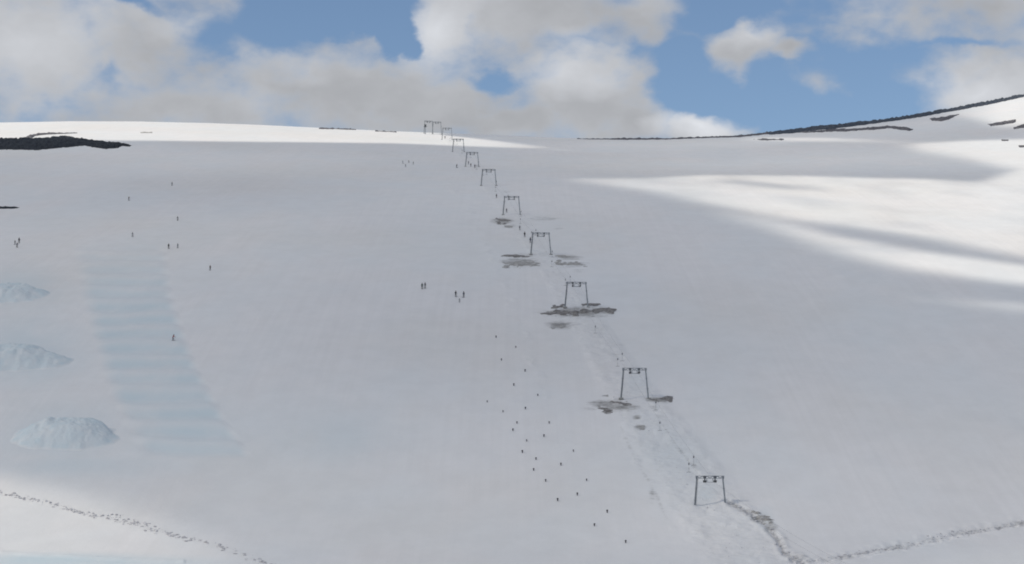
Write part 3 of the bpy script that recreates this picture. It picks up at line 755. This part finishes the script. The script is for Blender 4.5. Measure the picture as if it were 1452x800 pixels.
# return wheel mast at the top
hm = hit(603, 190.5) or hit(603, 191.5)
rt = empty('return_wheel_mast', hm, 0, 'dark headed return wheel mast left of the topmost pylon', 'lift mast')
b = bmesh.new(); tube(b, (0, 0, -.5), (0, 0, 5.0), .30, .24, 12); part('mast', b, M_STEEL, rt)
b = bmesh.new(); tube(b, (0, 0, 5.2), (0, 0, 5.42), 1.15, 1.15, 24); tube(b, (0, 0, 4.95), (0, 0, 5.6), .2, .2, 10); part('return_wheel', b, M_DSTEEL, rt)
b = bmesh.new(); box(b, (0, .1, 6.1), (1.3, 1.0, 1.0)); box(b, (0, .1, 6.66), (1.5, 1.2, .1)); part('drive_housing', b, M_DSTEEL, rt)

# haul rope loop
def rope_pts(side_):
    P_ = []
    p0, rz0, h0 = tops[0]
    low_ = Vector((p0.x + 15, 232.0, float(terrain_z(p0.x + 15, 232.0)) + 3.0))
    nodes = [low_ + Vector((side_ * 1.05, 0, 0))]
    for p, rz, h in tops: nodes.append(p + Vector((math.cos(rz) * side_ * 1.05, math.sin(rz) * side_ * 1.05, h)))
    nodes.append(Vector(hm) + Vector((side_ * 1.15, 0, 5.3)))
    segs = []
    for a, b_ in zip(nodes[:-1], nodes[1:]):
        Ls = (b_ - a).length
        seg = []
        for k in range(17):
            t_ = k / 16; q = a.lerp(b_, t_); q.z -= 4 * t_ * (1 - t_) * Ls * 0.012
            seg.append(q)
        segs.append(seg)
    return segs
SEG = {s: rope_pts(s) for s in (-1, 1)}
b = bmesh.new()
for s in (-1, 1):
    for sg in SEG[s]:
        for p, q in zip(sg[:-1], sg[1:]): tube(b, p, q, .011, .011, 5)
cu = bpy.data.meshes.new('haul_rope'); b.to_mesh(cu); b.free(); cu.materials.append(M_DSTEEL)
link('haul_rope', cu, label='steel haul rope running up through all the lift pylons', category='haul rope')

def make_tbar():
    r = empty('t_bar', (0, 0, 0))
    b = bmesh.new(); tube(b, (-.11, 0, -.42), (.11, 0, -.42), .20, .20, 14); box(b, (0, 0, -.14), (.06, .16, .30)); part('spring_box', b, M_DSTEEL, r)
    b = bmesh.new(); tube(b, (0, 0, -.55), (0, 0, -1.05), .012, .012, 6); tube(b, (0, 0, -1.05), (0, 0, -2.05), .025, .025, 8); part('pull_rod', b, M_DSTEEL, r)
    b = bmesh.new(); bar(b, (-.5, 0, -2.08), (.5, 0, -2.08), .06, .06); part('cross_bar', b, M_RUBBER, r)
    return r
ORD = ['first', 'second', 'third', 'fourth', 'fifth', 'sixth', 'seventh', 'eighth', 'ninth', 'tenth', 'eleventh']
tproto = None
for si in range(1, 9):
    for s, sn in ((-1, 'left-hand'), (1, 'right-hand')):
        for fr, fn in ((3, 'lower'), (11, 'upper')):
            if tproto is None:
                tproto = make_tbar(); remember(tproto); t_ = tproto
            else: t_ = copy_tree(tproto)
            fr2 = fr + (1 if s > 0 else -2 if fr > 3 else 0)
            t_.location = SEG[s][si][fr2]
            t_['label'] = 'T-bar on the %s rope, %s one between the %s and %s pylons from the bottom' % (sn, fn, ORD[si - 1], ORD[si])
            t_['category'] = 't-bar'; t_['group'] = 'T-bars hanging from the haul rope'

# ------------------------------------------------------------------ skiers
def skin_body(verts, edges, rootv=0):
    me = bpy.data.meshes.new('skeleton'); me.from_pydata([v[:3] for v in verts], edges, [])
    o = bpy.data.objects.new('skeleton', me); COL.objects.link(o)
    md = o.modifiers.new('skin', 'SKIN'); md.use_smooth_shade = True
    for k, v in enumerate(verts):
        me.skin_vertices[0].data[k].radius = (v[3], v[3] * (v[4] if len(v) > 4 else 1)); me.skin_vertices[0].data[k].use_root = (k == rootv)
    sb = o.modifiers.new('sub', 'SUBSURF'); sb.levels = 1; sb.render_levels = 1
    dg = bpy.context.evaluated_depsgraph_get()
    res = bpy.data.meshes.new_from_object(o.evaluated_get(dg))
    bpy.data.objects.remove(o); bpy.data.meshes.remove(me)
    return res
def pose(kind):
    # facing -Y (towards the valley)
    if kind == 'stand': hip, kn_, lean, arm = .92, (-.05, .48), -.04, (.27, -.05, 1.12, .28, -.20, .92)
    elif kind == 'crouch': hip, kn_, lean, arm = .72, (-.22, .42), -.28, (.34, -.38, .92, .32, -.58, .86)
    else: hip, kn_, lean, arm = .88, (-.06, .46), .06, (.26, -.02, 1.08, .20, -.22, 1.02)
    dz = hip - .92
    V_ = [(0, .04, hip, .15, .9), (0, .04 + lean * .5, hip + .25, .145, .85), (0, .02 + lean, hip + .47, .165, .8), (0, 0.0 + lean * 1.15, hip + .60, .065), (0, -.03 + lean * 1.25, hip + .72, .095), (0, -.03 + lean * 1.3, hip + .81, .085)]
    E_ = [(0, 1), (1, 2), (2, 3), (3, 4), (4, 5)]
    for s in (-1, 1):
        k = len(V_)
        V_ += [(s * .18, .02 + lean, hip + .50, .075), (s * arm[0], arm[1], arm[2], .058), (s * arm[3], arm[4], arm[5], .045), (s * arm[3], arm[4] - .09, arm[5] - .01, .05)]
        E_ += [(2, k), (k, k + 1), (k + 1, k + 2), (k + 2, k + 3)]
        k = len(V_)
        V_ += [(s * .10, .03, hip - .07, .105), (s * .14, kn_[0], kn_[1], .078), (s * .14, .02, .14, .066), (s * .14, .0, .07, .07), (s * .14, -.15, .06, .055)]
        E_ += [(0, k), (k, k + 1), (k + 1, k + 2), (k + 2, k + 3), (k + 3, k + 4)]
    return skin_body(V_, E_), V_
POSES = {k: pose(k) for k in ('stand', 'crouch', 'ride')}
def make_person(px, label, jacket, trousers, kind='stand', rz=0.0, group=None, helmet='black', drop=0.0, scale=1.0):
    h = hit(*px)
    if h is None: h = hit(px[0], px[1] + 2)
    r = empty('person', (h[0], h[1], h[2] - drop), rz, label, 'person', group)
    r.scale = (scale,) * 3
    src, V_ = POSES[kind]
    me = src.copy(); me.name = 'body'
    for m in (CL[jacket], CL[trousers], M_SKIN, CL['black']): me.materials.append(m)
    hip = V_[0][2]; hd = V_[4]
    for p in me.polygons:
        c = p.center
        if c.z > hip + .62: mi = 2
        elif c.z < .17: mi = 3
        elif c.z < hip - .03 and abs(c.x) < .235: mi = 1
        else: mi = 0
        p.material_index = mi; p.use_smooth = True
    link('body', me, r)
    b = bmesh.new(); ball(b, (0, hd[1] + .01, hd[2] + .07), (.125, .14, .125), 2)
    bmesh.ops.delete(b, geom=[v for v in b.verts if v.co.z < hd[2] + .0 and v.co.y < hd[1]], context='VERTS')
    part('helmet', b, CL[helmet], r, smooth=True)
    b = bmesh.new(); box(b, (0, hd[1] - .10, hd[2] + .03), (.17, .05, .075)); part('goggles', b, M_VISOR, r)
    sk_off = -.05
    for s in (-1, 1):
        b = bmesh.new()
        box(b, (s * .14, sk_off, .02), (.085, 1.35, .022)); bar(b, (s * .14, sk_off - .67, .02), (s * .14, sk_off - .86, .11), .08, .018)
        box(b, (s * .14, -.02, .045), (.07, .34, .03))
        part('ski', b, CL['black'] if s < 0 else CL['black'], r)
    if kind != 'ride':
        a = V_[9]; 
        for s in (-1, 1):
            b = bmesh.new(); tube(b, (s * abs(a[0]), a[1], a[2] + .08), (s * (abs(a[0]) + .06), a[1] + (.55 if kind == 'crouch' else .05), .12 if kind == 'crouch' else .02), .010, .007, 6)
            part('ski_pole', b, M_DSTEEL, r)
    return r
PI = math.pi
GF = 'skiers spread over the open slope'
make_person((27.0, 345), 'person in black standing upslope of a companion at the far left', 'black', 'black', 'stand', .2, GF, scale=1.05)
make_person((24.0, 351), 'person in dark clothes just below the standing pair at the far left', 'navy', 'black', 'crouch', .4, GF)
make_person((21.3, 347), 'person in grey behind the two dark clad skiers at the far left', 'grey', 'grey', 'stand', -.3, GF, 'grey', scale=.85)
make_person((239, 353), 'person in black at the top right corner of the waved run', 'black', 'black', 'stand', .3, GF)
make_person((252, 352), 'person in pale grey right beside the waved run top corner', 'palegrey', 'grey', 'stand', 0, GF, 'grey', scale=.9)
make_person((298, 383.5), 'person in brown skiing alone right of the waved run', 'brown', 'black', 'stand', -.2, GF, 'grey', scale=.9)
make_person((245, 483), 'person in a red jacket at the right edge of the waved run', 'red', 'grey', 'crouch', .9, GF, 'brown')
make_person((244, 263.5), 'tiny person in grey, highest skier on the left part of the slope', 'grey', 'grey', 'crouch', 0, GF, 'grey')
make_person((182.5, 284.5), 'tiny person in brown, leftmost of the skiers high above the waved run', 'brown', 'grey', 'crouch', .5, GF, 'grey')
make_person((252, 313), 'tiny person in grey straight above the waved run corner', 'grey', 'brown', 'crouch', 0, GF, 'grey')
make_person((188, 336), 'tiny pale grey person just above the first waves of the run', 'palegrey', 'grey', 'crouch', 0, GF, 'palegrey')
make_person((598.5, 410), 'person in dark green, left of the close pair mid slope', 'green', 'black', 'stand', .2, GF)
make_person((602.8, 409), 'person in grey, right of the close pair mid slope', 'grey', 'grey', 'stand', -.2, GF, 'grey')
make_person((646.2, 421), 'person in black leaning forward, left of the wider pair mid slope', 'black', 'black', 'stand', .5, GF)
make_person((657.6, 422), 'person in navy and black, right of the wider pair mid slope', 'navy', 'black', 'stand', -.5, GF)
make_person((651.5, 429), 'person in pale grey crouching just below the wider pair mid slope', 'palegrey', 'grey', 'crouch', 0, GF, 'palegrey', scale=.75)
GR = 'riders towed up by the drag lift'
for (px, lb, j, tr_, sc_) in [((704, 280.8), 'rider in black being towed left of the fifth pylon from the bottom', 'black', 'black', .95), ((718.3, 301.5), 'rider in grey between the legs of the fifth pylon from the bottom', 'grey', 'black', .95),
                              ((737, 326.5), 'rider in grey, highest of the three below the fifth pylon', 'grey', 'grey', .95), ((744, 336.5), 'rider in black, middle of the three below the fifth pylon', 'black', 'black', 1.1),
                              ((752, 344.5), 'rider in navy beside the left leg of the fourth pylon', 'navy', 'navy', 1.05), ((673.3, 238.6), 'rider in black at the right leg of the seventh pylon', 'black', 'black', 1.1),
                              ((664.3, 233.4), 'rider in grey at the left leg of the seventh pylon', 'grey', 'grey', 1), ((667.6, 236.6), 'rider in brown in the middle of the seventh pylon', 'brown', 'grey', 1), ((631, 197), 'rider in black on the sunlit strip near the lift top', 'black', 'black', 1.1)]:
    make_person(px, lb, j, tr_, 'ride', PI + .1, GR, j, scale=sc_)
make_person((647.3, 238.2), 'person in black left of the seventh pylon, away from the lift track', 'black', 'black', 'crouch', .6, GF, scale=1.15)
GT = 'people gathered near the top of the slope'
for (px, lb, j, k_) in [((571, 232), 'pale grey person, leftmost of the small group high on the slope', 'palegrey', 'stand'), ((575.3, 236.8), 'grey person, lowest of the small group high on the slope', 'grey', 'crouch'),
                        ((586, 233.4), 'grey person, rightmost of the small group high on the slope', 'grey', 'stand'), ((580, 231), 'brown clad person in the middle of the small group high on the slope', 'brown', 'crouch')]:
    make_person(px, lb, j, j, k_, rng.uniform(-1, 1), GT, 'grey', scale=.85)

# ------------------------------------------------------------------ slalom gate markers
def make_gate():
    r = empty('gate_marker', (0, 0, 0))
    b = bmesh.new()
    for k in range(7):      # brush of bristles round a core
        a = 2 * PI * k / 7
        tube(b, (.03 * math.cos(a), .03 * math.sin(a), .10), (.17 * math.cos(a), .17 * math.sin(a), .50), .05, .04, 6)
    tube(b, (0, 0, .08), (0, 0, .56), .11, .13, 10)
    part('brush', b, M_GATE, r)
    b = bmesh.new(); tube(b, (0, 0, -.05), (0, 0, .10), .15, .11, 10); part('base', b, M_GATEB, r)
    return r
ROWS = {'rightmost line': [(887.2, 770), (861, 727), (831.8, 682), (813, 640.5), (778.7, 600.5), (762.6, 561.5), (744.5, 527), (731.4, 493.3)],
        'second line from the right': [(842.9, 746), (818.6, 702.4), (795.4, 660), (771.3, 619.5), (745, 580.3), (728.6, 547), (711, 511.2), (703.3, 479)],
        'third line from the right': [(790.7, 710.5), (773.8, 683), (760, 652), (746.8, 626), (733, 600.5), (713.3, 584.6), (690.8, 570.6)],
        'leftmost short line': [(756.7, 667.4), (740.7, 642.2), (727.3, 611)]}
gp = None
for rn, pts in ROWS.items():
    for k, px in enumerate(pts):
        if gp is None: gp = make_gate(); remember(gp); g = gp
        else: g = copy_tree(gp)
        g.location = hit(*px); g.rotation_euler = (0, 0, rng.uniform(0, 6))
        s_ = rng.uniform(.8, 1.1); g.scale = (s_, s_, s_)
        g['label'] = 'dark slalom gate marker, %s from the bottom in the %s' % (ORD[k], rn)
        g['category'] = 'gate marker'; g['group'] = 'dark gate markers dotted down the race course'

# ------------------------------------------------------------------ render settings
SC.view_settings.view_transform = 'Standard'; SC.view_settings.look = 'None'; SC.view_settings.gamma = 1.0
SC.view_settings.exposure = 0.15; SC.view_settings.use_curve_mapping = False
SC.render.engine = 'CYCLES'
SC.cycles.use_denoising = True
SC.cycles.filter_width = 1.9
SC.cycles.max_bounces = 6; SC.cycles.diffuse_bounces = 3; SC.cycles.transparent_max_bounces = 12
SC.render.film_transparent = False
